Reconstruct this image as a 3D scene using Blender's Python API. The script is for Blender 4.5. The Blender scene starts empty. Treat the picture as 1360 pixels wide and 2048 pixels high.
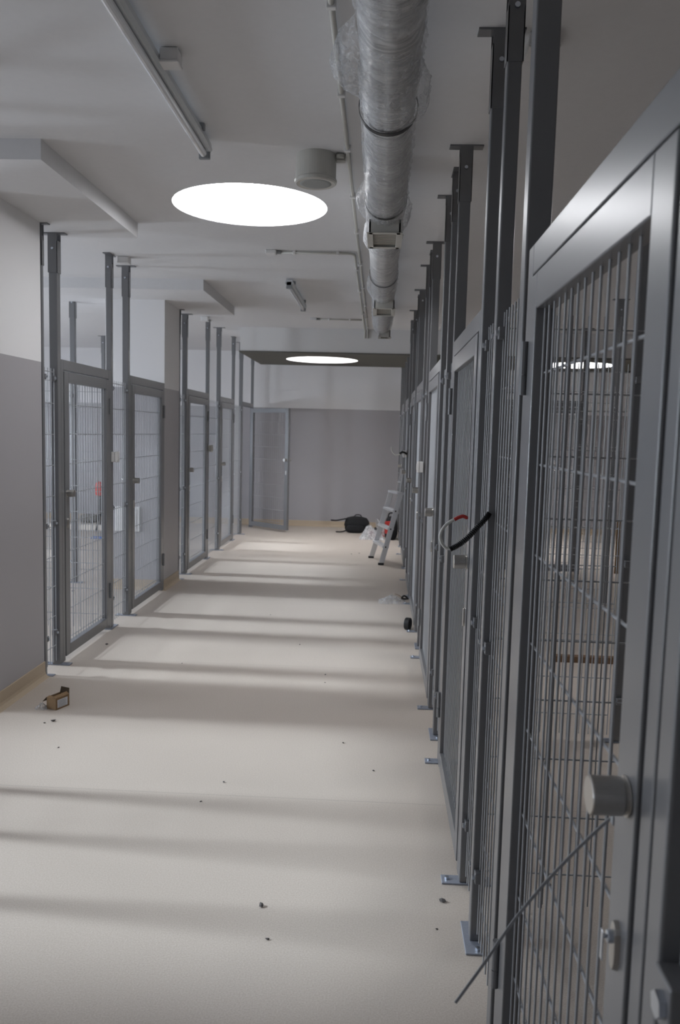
import bpy, bmesh, math, random
from mathutils import Vector, Matrix
random.seed(7)
PI = math.pi
scene = bpy.context.scene
COL = scene.collection

# ---------------------------------------------------------------- materials
def new_mat(name):
    m = bpy.data.materials.new(name); m.use_nodes = True
    nt = m.node_tree
    return m, nt, nt.nodes['Principled BSDF']

def simple(name, col, rough=0.5, metal=0.0, bump=0.0, bscale=60.0, var=0.0, coat=0.0, spec=0.5):
    m, nt, b = new_mat(name)
    b.inputs['Base Color'].default_value = (*col, 1)
    b.inputs['Roughness'].default_value = rough
    b.inputs['Metallic'].default_value = metal
    b.inputs['Specular IOR Level'].default_value = spec
    if coat: b.inputs['Coat Weight'].default_value = coat
    tc = nt.nodes.new('ShaderNodeTexCoord')
    nz = nt.nodes.new('ShaderNodeTexNoise'); nz.inputs['Scale'].default_value = bscale
    nz.inputs['Detail'].default_value = 4
    nt.links.new(tc.outputs['Object'], nz.inputs['Vector'])
    if var:
        mr = nt.nodes.new('ShaderNodeMapRange')
        mr.inputs['To Min'].default_value = 1 - var; mr.inputs['To Max'].default_value = 1 + var
        mx = nt.nodes.new('ShaderNodeVectorMath'); mx.operation = 'SCALE'
        mx.inputs[0].default_value = col
        nt.links.new(nz.outputs['Fac'], mr.inputs['Value'])
        nt.links.new(mr.outputs['Result'], mx.inputs['Scale'])
        nt.links.new(mx.outputs['Vector'], b.inputs['Base Color'])
    if bump:
        bp = nt.nodes.new('ShaderNodeBump'); bp.inputs['Strength'].default_value = bump
        bp.inputs['Distance'].default_value = 0.002
        nt.links.new(nz.outputs['Fac'], bp.inputs['Height'])
        nt.links.new(bp.outputs['Normal'], b.inputs['Normal'])
    return m

M = {}
M['steel'] = simple('grey_powder_coat', (0.150, 0.151, 0.157), 0.36, 0.0, 0.05, 400, 0.04, coat=0.30)
M['steel'].node_tree.nodes['Principled BSDF'].inputs['Coat Roughness'].default_value = 0.24
M['steel'].node_tree.nodes['Principled BSDF'].inputs['Specular IOR Level'].default_value = 0.8
M['wire'] = simple('grey_wire_coat', (0.34, 0.345, 0.355), 0.4, 0.0, 0.0, 300, 0.05, spec=0.7)
M['plate'] = simple('galvanised_plate', (0.30, 0.32, 0.37), 0.5, 0.4, 0.2, 120, 0.15)
M['zinc'] = simple('zinc_bolt', (0.62, 0.66, 0.72), 0.28, 1.0, 0.0, 50, 0.1)
M['brushed'] = simple('brushed_stainless', (0.48, 0.465, 0.44), 0.30, 1.0, 0.1, 200, 0.06)
M['white_paint'] = simple('white_wall_paint', (0.70, 0.69, 0.68), 0.8, 0.0, 0.15, 90, 0.02)
M['ceiling'] = simple('ceiling_paint', (0.68, 0.675, 0.68), 0.85, 0.0, 0.15, 30, 0.03)
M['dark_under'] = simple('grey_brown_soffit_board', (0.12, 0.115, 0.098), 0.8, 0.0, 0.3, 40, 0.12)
M['base'] = simple('beige_skirting', (0.48, 0.385, 0.275), 0.5, 0.0, 0.1, 200, 0.06)
M['white_plastic'] = simple('white_plastic', (0.72, 0.71, 0.70), 0.4, 0.0, 0, 50, 0.03)
M['cream'] = simple('cream_plastic', (0.50, 0.49, 0.45), 0.45, 0.0, 0, 50, 0.03)
M['cream_dark'] = simple('cream_louvre', (0.46, 0.445, 0.40), 0.5, 0.0, 0, 50, 0.03)
M['speaker_grey'] = simple('speaker_mesh', (0.33, 0.34, 0.33), 0.6, 0.0, 0.5, 700, 0.1)
M['lamp_body'] = simple('lamp_housing', (0.60, 0.62, 0.63), 0.35, 0.0, 0, 60, 0.03)
M['lamp_grey'] = simple('lamp_bracket', (0.30, 0.31, 0.32), 0.45, 0.2, 0, 60, 0.05)
M['tube'] = simple('glass_tube_white', (0.75, 0.76, 0.78), 0.15, 0.0, 0, 60, 0.02, 0.5)
M['black_rubber'] = simple('black_rubber', (0.012, 0.012, 0.013), 0.5, 0.0, 0, 60, 0.2)
M['black_fabric'] = simple('black_fabric', (0.010, 0.010, 0.011), 0.9, 0.0, 0.6, 60, 0.3)
M['cable_white'] = simple('white_cable', (0.62, 0.62, 0.58), 0.4, 0.0, 0, 60, 0.03)
M['red'] = simple('red_tape', (0.45, 0.03, 0.025), 0.45, 0.0, 0, 60, 0.1)
M['red_orange'] = simple('orange_red_plastic', (0.75, 0.11, 0.09), 0.5, 0.0, 0, 60, 0.1)
M['alu'] = simple('aluminium', (0.66, 0.67, 0.69), 0.38, 0.75, 0.15, 160, 0.08)
M['card'] = simple('cardboard', (0.24, 0.15, 0.075), 0.8, 0.0, 0.3, 80, 0.12)
M['card_dark'] = simple('cardboard_inside', (0.10, 0.07, 0.045), 0.9, 0.0, 0.3, 80, 0.12)
M['paper'] = simple('white_label_paper', (0.62, 0.63, 0.66), 0.7, 0.0, 0, 80, 0.08)
M['wood'] = simple('brown_plank_wood', (0.17, 0.10, 0.055), 0.7, 0.0, 0.5, 40, 0.25)
M['sack'] = simple('grey_brown_sack', (0.20, 0.19, 0.17), 0.9, 0.0, 0.6, 50, 0.2)
M['blue'] = simple('blue_plastic', (0.06, 0.17, 0.55), 0.5, 0.0, 0, 80, 0.1)
M['debris'] = simple('dark_crumb', (0.09, 0.08, 0.075), 0.8, 0.0, 0, 80, 0.3)
M['tie'] = simple('grey_cable_tie', (0.27, 0.28, 0.29), 0.5, 0.0, 0, 80, 0.1)
M['frame_white'] = simple('window_frame_white', (0.7, 0.7, 0.7), 0.4, 0.0, 0, 80, 0.02)

# two tone wall paint: white above 1.97 m, washable grey below
def two_tone():
    m, nt, b = new_mat('two_tone_wall_paint')
    ge = nt.nodes.new('ShaderNodeNewGeometry'); sp = nt.nodes.new('ShaderNodeSeparateXYZ')
    nt.links.new(ge.outputs['Position'], sp.inputs[0])
    gt = nt.nodes.new('ShaderNodeMath'); gt.operation = 'GREATER_THAN'; gt.inputs[1].default_value = 1.985
    nt.links.new(sp.outputs['Z'], gt.inputs[0])
    mx = nt.nodes.new('ShaderNodeMix'); mx.data_type = 'RGBA'
    mx.inputs['A'].default_value = (0.385, 0.370, 0.382, 1); mx.inputs['B'].default_value = (0.76, 0.75, 0.75, 1)
    nt.links.new(gt.outputs[0], mx.inputs['Factor'])
    nt.links.new(mx.outputs['Result'], b.inputs['Base Color'])
    mr = nt.nodes.new('ShaderNodeMapRange'); mr.inputs['To Min'].default_value = 0.42; mr.inputs['To Max'].default_value = 0.8
    nt.links.new(gt.outputs[0], mr.inputs['Value']); nt.links.new(mr.outputs['Result'], b.inputs['Roughness'])
    nz = nt.nodes.new('ShaderNodeTexNoise'); nz.inputs['Scale'].default_value = 60
    tc = nt.nodes.new('ShaderNodeTexCoord'); nt.links.new(tc.outputs['Object'], nz.inputs['Vector'])
    bp = nt.nodes.new('ShaderNodeBump'); bp.inputs['Strength'].default_value = 0.12; bp.inputs['Distance'].default_value = 0.002
    nt.links.new(nz.outputs['Fac'], bp.inputs['Height']); nt.links.new(bp.outputs['Normal'], b.inputs['Normal'])
    return m
M['two_tone'] = two_tone()

def floor_mat():
    m, nt, b = new_mat('beige_vinyl_floor')
    tc = nt.nodes.new('ShaderNodeTexCoord')
    n1 = nt.nodes.new('ShaderNodeTexNoise'); n1.inputs['Scale'].default_value = 190; n1.inputs['Detail'].default_value = 3
    n2 = nt.nodes.new('ShaderNodeTexNoise'); n2.inputs['Scale'].default_value = 1.3; n2.inputs['Detail'].default_value = 5
    vo = nt.nodes.new('ShaderNodeTexNoise'); vo.inputs['Scale'].default_value = 620
    for n in (n1, n2, vo): nt.links.new(tc.outputs['Object'], n.inputs['Vector'])
    cr = nt.nodes.new('ShaderNodeValToRGB')
    cr.color_ramp.elements[0].position = 0.30; cr.color_ramp.elements[0].color = (0.462, 0.396, 0.335, 1)
    cr.color_ramp.elements[1].position = 0.68; cr.color_ramp.elements[1].color = (0.566, 0.503, 0.443, 1)
    nt.links.new(n1.outputs['Fac'], cr.inputs['Fac'])
    m2 = nt.nodes.new('ShaderNodeMapRange'); m2.inputs['To Min'].default_value = 0.94; m2.inputs['To Max'].default_value = 1.05
    nt.links.new(n2.outputs['Fac'], m2.inputs['Value'])
    m3 = nt.nodes.new('ShaderNodeMapRange'); m3.inputs['From Min'].default_value = .3; m3.inputs['From Max'].default_value = .7
    m3.inputs['To Min'].default_value = 0.93; m3.inputs['To Max'].default_value = 1.05
    nt.links.new(vo.outputs['Fac'], m3.inputs['Value'])
    # welded seams every 2 m across the corridor
    sp = nt.nodes.new('ShaderNodeSeparateXYZ'); nt.links.new(tc.outputs['Object'], sp.inputs[0])
    ad = nt.nodes.new('ShaderNodeMath'); ad.operation = 'ADD'; ad.inputs[1].default_value = 4.61
    md = nt.nodes.new('ShaderNodeMath'); md.operation = 'MODULO'; md.inputs[1].default_value = 2.0
    lt = nt.nodes.new('ShaderNodeMath'); lt.operation = 'LESS_THAN'; lt.inputs[1].default_value = 0.006
    sc = nt.nodes.new('ShaderNodeMath'); sc.operation = 'MULTIPLY_ADD'; sc.inputs[1].default_value = -0.16; sc.inputs[2].default_value = 1.0
    nt.links.new(sp.outputs['Y'], ad.inputs[0]); nt.links.new(ad.outputs[0], md.inputs[0])
    nt.links.new(md.outputs[0], lt.inputs[0]); nt.links.new(lt.outputs[0], sc.inputs[0])
    p1 = nt.nodes.new('ShaderNodeMath'); p1.operation = 'MULTIPLY'
    p2 = nt.nodes.new('ShaderNodeMath'); p2.operation = 'MULTIPLY'
    nt.links.new(m2.outputs['Result'], p1.inputs[0]); nt.links.new(m3.outputs['Result'], p1.inputs[1])
    nt.links.new(p1.outputs[0], p2.inputs[0]); nt.links.new(sc.outputs[0], p2.inputs[1])
    vm = nt.nodes.new('ShaderNodeVectorMath'); vm.operation = 'SCALE'
    nt.links.new(cr.outputs['Color'], vm.inputs[0]); nt.links.new(p2.outputs[0], vm.inputs['Scale'])
    nt.links.new(vm.outputs['Vector'], b.inputs['Base Color'])
    b.inputs['Roughness'].default_value = 0.5
    b.inputs['Specular IOR Level'].default_value = 0.4
    bp = nt.nodes.new('ShaderNodeBump'); bp.inputs['Strength'].default_value = 0.25; bp.inputs['Distance'].default_value = 0.001
    nt.links.new(n1.outputs['Fac'], bp.inputs['Height']); nt.links.new(bp.outputs['Normal'], b.inputs['Normal'])
    return m
M['floor'] = floor_mat()

def duct_mat():
    m, nt, b = new_mat('wrapped_duct_foil')
    tc = nt.nodes.new('ShaderNodeTexCoord')
    mp = nt.nodes.new('ShaderNodeMapping'); mp.inputs['Scale'].default_value = (5, 60, 5)
    nt.links.new(tc.outputs['Object'], mp.inputs['Vector'])
    nz = nt.nodes.new('ShaderNodeTexNoise'); nz.inputs['Scale'].default_value = 1.0; nz.inputs['Detail'].default_value = 6
    nz.inputs['Distortion'].default_value = 1.2
    nt.links.new(mp.outputs[0], nz.inputs['Vector'])
    cr = nt.nodes.new('ShaderNodeValToRGB')
    cr.color_ramp.elements[0].position = 0.3; cr.color_ramp.elements[0].color = (0.28, 0.285, 0.29, 1)
    cr.color_ramp.elements[1].position = 0.7; cr.color_ramp.elements[1].color = (0.66, 0.66, 0.66, 1)
    nt.links.new(nz.outputs['Fac'], cr.inputs['Fac']); nt.links.new(cr.outputs['Color'], b.inputs['Base Color'])
    b.inputs['Roughness'].default_value = 0.42; b.inputs['Metallic'].default_value = 0.15
    b.inputs['Coat Weight'].default_value = 0.7; b.inputs['Coat Roughness'].default_value = 0.15
    bp = nt.nodes.new('ShaderNodeBump'); bp.inputs['Strength'].default_value = 0.9; bp.inputs['Distance'].default_value = 0.012
    nt.links.new(nz.outputs['Fac'], bp.inputs['Height']); nt.links.new(bp.outputs['Normal'], b.inputs['Normal'])
    nt.links.new(bp.outputs['Normal'], b.inputs['Coat Normal'])
    return m
M['duct'] = duct_mat()

def film_mat(name, alpha, col=(0.75, 0.76, 0.78)):
    m, nt, b = new_mat(name)
    tc = nt.nodes.new('ShaderNodeTexCoord')
    nz = nt.nodes.new('ShaderNodeTexNoise'); nz.inputs['Scale'].default_value = 26; nz.inputs['Detail'].default_value = 5
    nz.inputs['Distortion'].default_value = 2.0
    nt.links.new(tc.outputs['Object'], nz.inputs['Vector'])
    mr = nt.nodes.new('ShaderNodeMapRange'); mr.inputs['From Min'].default_value = 0.35; mr.inputs['From Max'].default_value = 0.7
    mr.inputs['To Min'].default_value = alpha * 0.45; mr.inputs['To Max'].default_value = min(1, alpha * 1.6)
    nt.links.new(nz.outputs['Fac'], mr.inputs['Value']); nt.links.new(mr.outputs['Result'], b.inputs['Alpha'])
    b.inputs['Base Color'].default_value = (*col, 1)
    b.inputs['Roughness'].default_value = 0.18
    bp = nt.nodes.new('ShaderNodeBump'); bp.inputs['Strength'].default_value = 0.8; bp.inputs['Distance'].default_value = 0.01
    nt.links.new(nz.outputs['Fac'], bp.inputs['Height']); nt.links.new(bp.outputs['Normal'], b.inputs['Normal'])
    return m
M['film'] = film_mat('clear_plastic_film', 0.28)
M['film_w'] = film_mat('milky_plastic_film', 0.6)

def emit(name, col, s):
    m = bpy.data.materials.new(name); m.use_nodes = True; nt = m.node_tree
    nt.nodes.clear(); e = nt.nodes.new('ShaderNodeEmission'); o = nt.nodes.new('ShaderNodeOutputMaterial')
    e.inputs[0].default_value = (*col, 1); e.inputs[1].default_value = s
    nt.links.new(e.outputs[0], o.inputs[0]); return m
M['sky_dome'] = emit('daylight_dome', (0.96, 0.97, 1.0), 11.0)
M['sky_dome_far'] = emit('daylight_dome_far', (0.96, 0.97, 1.0), 30.0)

# ---------------------------------------------------------------- mesh helpers
class MB:
    def __init__(s): s.v = []; s.f = []
    def add(s, vs, fs):
        n = len(s.v); s.v += [tuple(v) for v in vs]; s.f += [tuple(i + n for i in f) for f in fs]; return s
    def box(s, x0, x1, y0, y1, z0, z1):
        return s.add([(x0,y0,z0),(x1,y0,z0),(x1,y1,z0),(x0,y1,z0),(x0,y0,z1),(x1,y0,z1),(x1,y1,z1),(x0,y1,z1)],
                     [(3,2,1,0),(4,5,6,7),(0,1,5,4),(1,2,6,5),(2,3,7,6),(3,0,4,7)])
    def rod(s, a, b, r, n=6, r2=None):
        a = Vector(a); b = Vector(b); d = (b - a).normalized(); r2 = r if r2 is None else r2
        u = d.orthogonal().normalized(); w = d.cross(u)
        vs = []
        for p, rr in ((a, r), (b, r2)):
            for i in range(n):
                t = 2*PI*i/n + PI/n; vs.append(p + (u*math.cos(t) + w*math.sin(t))*rr)
        fs = [(i, (i+1) % n, n+(i+1) % n, n+i) for i in range(n)]
        fs += [tuple(range(n-1, -1, -1)), tuple(range(n, 2*n))]
        return s.add(vs, fs)
    def sweep(s, pts, r, n=8, cap=True):
        pts = [Vector(p) for p in pts]; N = len(pts); vs = []; u = None
        for i, p in enumerate(pts):
            d = (pts[min(i+1, N-1)] - pts[max(i-1, 0)]).normalized()
            if u is None: u = d.orthogonal().normalized()
            u = (u - d*u.dot(d)).normalized(); w = d.cross(u)
            rr = r(i) if callable(r) else r
            for k in range(n):
                t = 2*PI*k/n; vs.append(p + (u*math.cos(t) + w*math.sin(t))*rr)
        fs = [(i*n+k, i*n+(k+1) % n, (i+1)*n+(k+1) % n, (i+1)*n+k) for i in range(N-1) for k in range(n)]
        if cap: fs += [tuple(range(n-1, -1, -1)), tuple(range((N-1)*n, N*n))]
        return s.add(vs, fs)
    def lathe(s, prof, c, n=32, axis='z'):
        c = Vector(c); vs = []
        for r, h in prof:
            for k in range(n):
                t = 2*PI*k/n; a, b = r*math.cos(t), r*math.sin(t)
                v = (a, b, h) if axis == 'z' else ((h, a, b) if axis == 'x' else (a, h, b))
                vs.append(c + Vector(v))
        P = len(prof)
        fs = [(i*n+k, i*n+(k+1) % n, (i+1)*n+(k+1) % n, (i+1)*n+k) for i in range(P-1) for k in range(n)]
        fs += [tuple(range(n-1, -1, -1)), tuple(range((P-1)*n, P*n))]
        return s.add(vs, fs)
    def grid(s, fn, nu, nv):
        vs = [fn(i/nu, j/nv) for i in range(nu+1) for j in range(nv+1)]
        fs = [(i*(nv+1)+j, (i+1)*(nv+1)+j, (i+1)*(nv+1)+j+1, i*(nv+1)+j+1) for i in range(nu) for j in range(nv)]
        return s.add(vs, fs)
    def xf(s, fn): s.v = [tuple(fn(*v)) for v in s.v]; return s
    def build(s, name, mat, parent=None, bevel=0, smooth=False, recalc=True):
        me = bpy.data.meshes.new(name); me.from_pydata(s.v, [], s.f)
        if recalc:
            bm = bmesh.new(); bm.from_mesh(me); bmesh.ops.recalc_face_normals(bm, faces=bm.faces[:]); bm.to_mesh(me); bm.free()
        if smooth:
            for p in me.polygons: p.use_smooth = True
        me.materials.append(mat)
        o = bpy.data.objects.new(name, me); COL.objects.link(o)
        if parent: o.parent = parent
        if bevel:
            b = o.modifiers.new('bevel', 'BEVEL'); b.width = bevel; b.segments = 2; b.limit_method = 'ANGLE'
        return o

def empty(name, loc, label, cat, group=None, rz=0):
    o = bpy.data.objects.new(name, None); COL.objects.link(o)
    o.location = loc; o.rotation_euler = (0, 0, rz); o.empty_display_size = 0.1
    return tag(o, label, cat, group)
def tag(o, label, cat, group=None, kind=None):
    o['label'] = label; o['category'] = cat
    if group: o['group'] = group
    if kind: o['kind'] = kind
    return o
def struct(mb, name, mat, parent=None, bevel=0):
    o = mb.build(name, mat, parent, bevel)
    o['kind'] = 'structure'; return o
def copy_tree(o, parent=None):
    c = o.copy(); COL.objects.link(c); c.parent = parent
    for ch in list(o.children): copy_tree(ch, c)
    return c

ZC = 2.913          # ceiling
ZS = 2.82           # dropped beams
XL, XR = -2.086, 0.333   # corridor faces of the two fence lines
YE = 13.62          # end wall

# ---------------------------------------------------------------- room shell
def flat_with_holes(x0, x1, y0, y1, z, holes, seg=48):
    mb = MB()
    xs = sorted({x0, x1} | {h[0]-h[2]*1.2 for h in holes} | {h[0]+h[2]*1.2 for h in holes})
    ys = sorted({y0, y1} | {h[1]-h[2]*1.2 for h in holes} | {h[1]+h[2]*1.2 for h in holes})
    for i in range(len(xs)-1):
        for j in range(len(ys)-1):
            cx, cy = (xs[i]+xs[i+1])/2, (ys[j]+ys[j+1])/2
            hit = None
            for h in holes:
                if abs(cx-h[0]) < 1e-4 and abs(cy-h[1]) < 1e-4: hit = h
            if not hit:
                mb.add([(xs[i],ys[j],z),(xs[i+1],ys[j],z),(xs[i+1],ys[j+1],z),(xs[i],ys[j+1],z)], [(3,2,1,0)])
            else:
                hx, hy, r = hit; s = r*1.2; vs = []
                for k in range(seg):
                    t = 2*PI*k/seg; c, sn = math.cos(t), math.sin(t); q = s/max(abs(c), abs(sn))
                    vs += [(hx+r*c, hy+r*sn, z), (hx+q*c, hy+q*sn, z)]
                mb.add(vs, [(2*k, 2*((k+1) % seg), 2*((k+1) % seg)+1, 2*k+1) for k in range(seg)])
    return mb

SKY = [(-0.80, 4.90, 0.455), (2.70, 4.90, 0.455)]
BOXSKY = [(-0.83, 11.45, 0.50), (2.70, 11.45, 0.50)]
X0, X1, Y0 = -7.6, 5.2, -3.2
RX1 = -4.35
ROOF = [(2.3, 4.5, RX1), (4.9, 7.9, RX1), (8.3, 10.2, -5.0), (10.7, 12.0, -5.5)]
fl = MB().box(X0-.2, X1+.2, Y0-.2, YE+.2, -0.12, 0.0); struct(fl, 'floor', M['floor'])
cl = flat_with_holes(RX1, X1, Y0, 8.2, ZC, SKY)
c2 = flat_with_holes(RX1, X1, 8.2, YE, ZC, BOXSKY); cl.add(c2.v, c2.f)
cl.box(RX1, X1, Y0, YE, ZC+.62, ZC+.66)
# long roof lights over the outer side of the left pens (open to the sky), bars of ceiling between them
yy = Y0
for a, b, rx in ROOF + [(YE, YE, RX1)]:
    if a > yy: cl.box(X0, RX1, yy, a, ZC, ZC+.66)
    if rx < RX1: cl.box(rx, RX1, a, b, ZC, ZC+.66)
    yy = b
cl.box(RX1, RX1+.02, Y0, YE, ZC+.001, ZC+.66)
struct(cl, 'ceiling', M['ceiling']).data
struct(MB().box(X0, X1, YE, YE+.2, 0, ZC+.6), 'wall_back', M['two_tone'])
struct(MB().box(X1, X1+.2, Y0, YE+.2, 0, ZC+.6), 'wall_right', M['two_tone'])
struct(MB().box(X0, X1, Y0-.2, Y0, 0, ZC+.6), 'wall_front', M['two_tone'])

def dome(x, y, r, z, h, label, mat='sky_dome'):
    d = MB()
    n = 48; vs = []
    for zz, rr in ((z, r), (z+h, r)):
        for k in range(n): vs.append((x+rr*math.cos(2*PI*k/n), y+rr*math.sin(2*PI*k/n), zz))
    d.add(vs, [(k, (k+1) % n, n+(k+1) % n, n+k) for k in range(n)])
    root = empty('skylight', (0, 0, 0), label, 'skylight', 'round skylights')
    d.build('shaft', M['white_paint'], root)
    g = MB().lathe([(r*.999, 0), (r*.93, .05), (r*.6, .12), (r*.05, .15)], (x, y, z+h-.16), 48)
    g.build('diffuser_dome', M[mat], root, smooth=True)
dome(*SKY[0], ZC+.001, .22, 'large round white skylight in the corridor ceiling, nearest the camera')
dome(*SKY[1], ZC+.001, .22, 'unseen round skylight added in the ceiling above the right-hand pens')  # out of view, added to light the right pens
dome(*BOXSKY[0], 2.602, .90, 'flat-looking skylight in the dark underside of the far bulkhead, over the corridor', 'sky_dome_far')
dome(*BOXSKY[1], 2.602, .90, 'round skylight in the dark bulkhead seen through the mesh of the nearest gate', 'sky_dome_far')

# left outside wall with the tall windows that let the daylight in
WIN = [(-1.15, -0.25), (2.05, 2.95), (5.95, 6.85), (9.35, 10.25), (12.3, 13.1)]
lw = MB(); y = Y0
for a, b in WIN:
    lw.box(X0-.25, X0, y, a, 0, ZC+.6); lw.box(X0-.25, X0, a, b, 0, .35); lw.box(X0-.25, X0, a, b, 2.45, ZC+.6); y = b
lw.box(X0-.25, X0, y, YE+.2, 0, ZC+.6)
struct(lw, 'wall_left', M['two_tone'])
for i, (a, b) in enumerate(WIN):
    f = MB()
    f.box(X0-.16, X0-.10, a, a+.05, .35, 2.45); f.box(X0-.16, X0-.10, b-.05, b, .35, 2.45)
    f.box(X0-.16, X0-.10, a, b, .35, .41); f.box(X0-.16, X0-.10, a, b, 2.39, 2.45); 
    struct(f, 'window_%d' % (i+1), M['frame_white'])
    L = bpy.data.lights.new('window_daylight', 'AREA'); L.shape = 'RECTANGLE'
    L.size = b-a-.1; L.size_y = 1.98; L.energy = 1.0; L.color = (0.80, 0.89, 1.0)
    lo = bpy.data.objects.new('window_daylight', L); COL.objects.link(lo)
    lo.location = (X0-.2, (a+b)/2, 1.4); lo.rotation_euler = (0, -PI/2, 0)
    L['w'] = i

# columns of the corridor wall and the shallow dropped beams above them
for i, (a, b, x0) in enumerate(((4.30, 4.95, -2.667), (7.82, 8.40, -2.667))):
    struct(MB().box(x0, XL-.004, a, b, 0, ZS+.02), 'wall_left_column_%d' % (i+1), M['two_tone'])
for i, (a, b, x0, x1) in enumerate(((3.81, 5.32, -4.3, -1.60), (7.24, 8.78, -4.3, -1.59))):
    struct(MB().box(x0, x1, a, b, ZS, ZC+.01), 'trim_%d' % (i+1), M['ceiling'])
# bulkhead across the far end
bk = MB()
BX0, BX1, BY0, BY1, BZ = -1.82, 5.19, 10.48, 12.40, 2.60
bk.box(BX0, BX1, BY0, BY0+.06, BZ+.012, ZC+.01); bk.box(BX0, BX1, BY1-.06, BY1, BZ+.012, ZC+.01)
bk.box(BX0, BX0+.06, BY0+.06, BY1-.06, BZ+.012, ZC+.01)
struct(bk, 'trim_3', M['white_paint'])
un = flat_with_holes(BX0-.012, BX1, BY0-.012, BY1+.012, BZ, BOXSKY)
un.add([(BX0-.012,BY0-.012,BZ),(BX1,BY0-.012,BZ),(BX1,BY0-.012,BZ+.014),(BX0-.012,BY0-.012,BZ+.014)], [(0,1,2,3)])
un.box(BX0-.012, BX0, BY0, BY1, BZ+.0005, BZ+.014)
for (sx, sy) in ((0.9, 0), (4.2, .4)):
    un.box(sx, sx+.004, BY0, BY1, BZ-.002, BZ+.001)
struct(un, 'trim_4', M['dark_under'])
# small dark vent recess
struct(MB().box(3.62, 4.1, 12.0, 12.3, BZ-.02, BZ-.001), 'trim_5', M['black_rubber'])

def cove(name, pts):
    # beige coved skirting following a floor polyline; the room is to the left of the path
    mb = MB(); prof = [(0.0, 0.0), (.034, 0.0), (.020, .006), (.010, .018), (.006, .035), (.006, .098), (0, .10)]
    P = [Vector((p[0], p[1], 0)) for p in pts]; rows = []
    for i, p in enumerate(P):
        d0 = (P[i]-P[i-1]).normalized() if i else None
        d1 = (P[i+1]-P[i]).normalized() if i < len(P)-1 else None
        n0 = Vector((-d0.y, d0.x, 0)) if d0 else None; n1 = Vector((-d1.y, d1.x, 0)) if d1 else None
        n = n0+n1 if (n0 and n1) else (n0 or n1)
        n = n/ max(1e-6, n.dot(n0 or n1)) if (n0 and n1) else n
        rows.append([p+n*u+Vector((0, 0, h)) for u, h in prof])
    vs = [v for r in rows for v in r]; k = len(prof)
    mb.add(vs, [(i*k+j, i*k+j+1, (i+1)*k+j+1, (i+1)*k+j) for i in range(len(P)-1) for j in range(k-1)])
    o = mb.build(name, M['base'], recalc=True); o['kind'] = 'structure'
cove('baseboard_left_column_1', [(-2.667, 4.95), (-2.667, 4.30), (XL-.004, 4.30), (XL-.004, 4.95)][::-1])
cove('baseboard_left_column_2', [(-2.667, 8.40), (-2.667, 7.82), (XL-.004, 7.82), (XL-.004, 8.40)][::-1])
cove('baseboard_back', [(X1, YE), (X0, YE)])
cove('baseboard_right', [(X1, Y0), (X1, YE)])

# ---------------------------------------------------------------- fence parts
WH = [.14 + .2*k for k in range(10)]      # heights of the horizontal wires

def wire_mb(T, a, b, z0, z1, hs=None, r=.0026, tips=.022, n=6, off=.0055):
    """mesh sheet in local (u, n) axes given by T(u, nn, z)"""
    mb = MB(); hs = WH if hs is None else hs
    cnt = max(2, int(round((b-a)/.05))); st = (b-a)/cnt
    for i in range(cnt+1):
        u = a + i*st
        if i == 0: u += .004
        if i == cnt: u -= .004
        mb.rod(T(u, off/2, z0), T(u, off/2, z1+tips), r, n)
    for h in hs:
        if z0 < h < z1+.01: mb.rod(T(a, -off/2, h), T(b, -off/2, h), r*1.12, n)
    return mb

def clamp(T, root, u, z, s, k=1.0):
    """small steel clamp holding the mesh on a post; s = side along u"""
    c = MB()
    c.box(0, .030*s*k if s > 0 else .030*s*k, -.016*k, .016*k, z-.018*k, z+.018*k)
    c.xf(lambda x, y, q: T(u+x, y, q)); c.build('mesh_clamp', M['steel'], root, .003)
    MB().rod(T(u+.018*s*k, .016*k, z), T(u+.018*s*k, .016*k+.008, z), .009*k, 6).build('bolt', M['zinc'], root)

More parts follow.
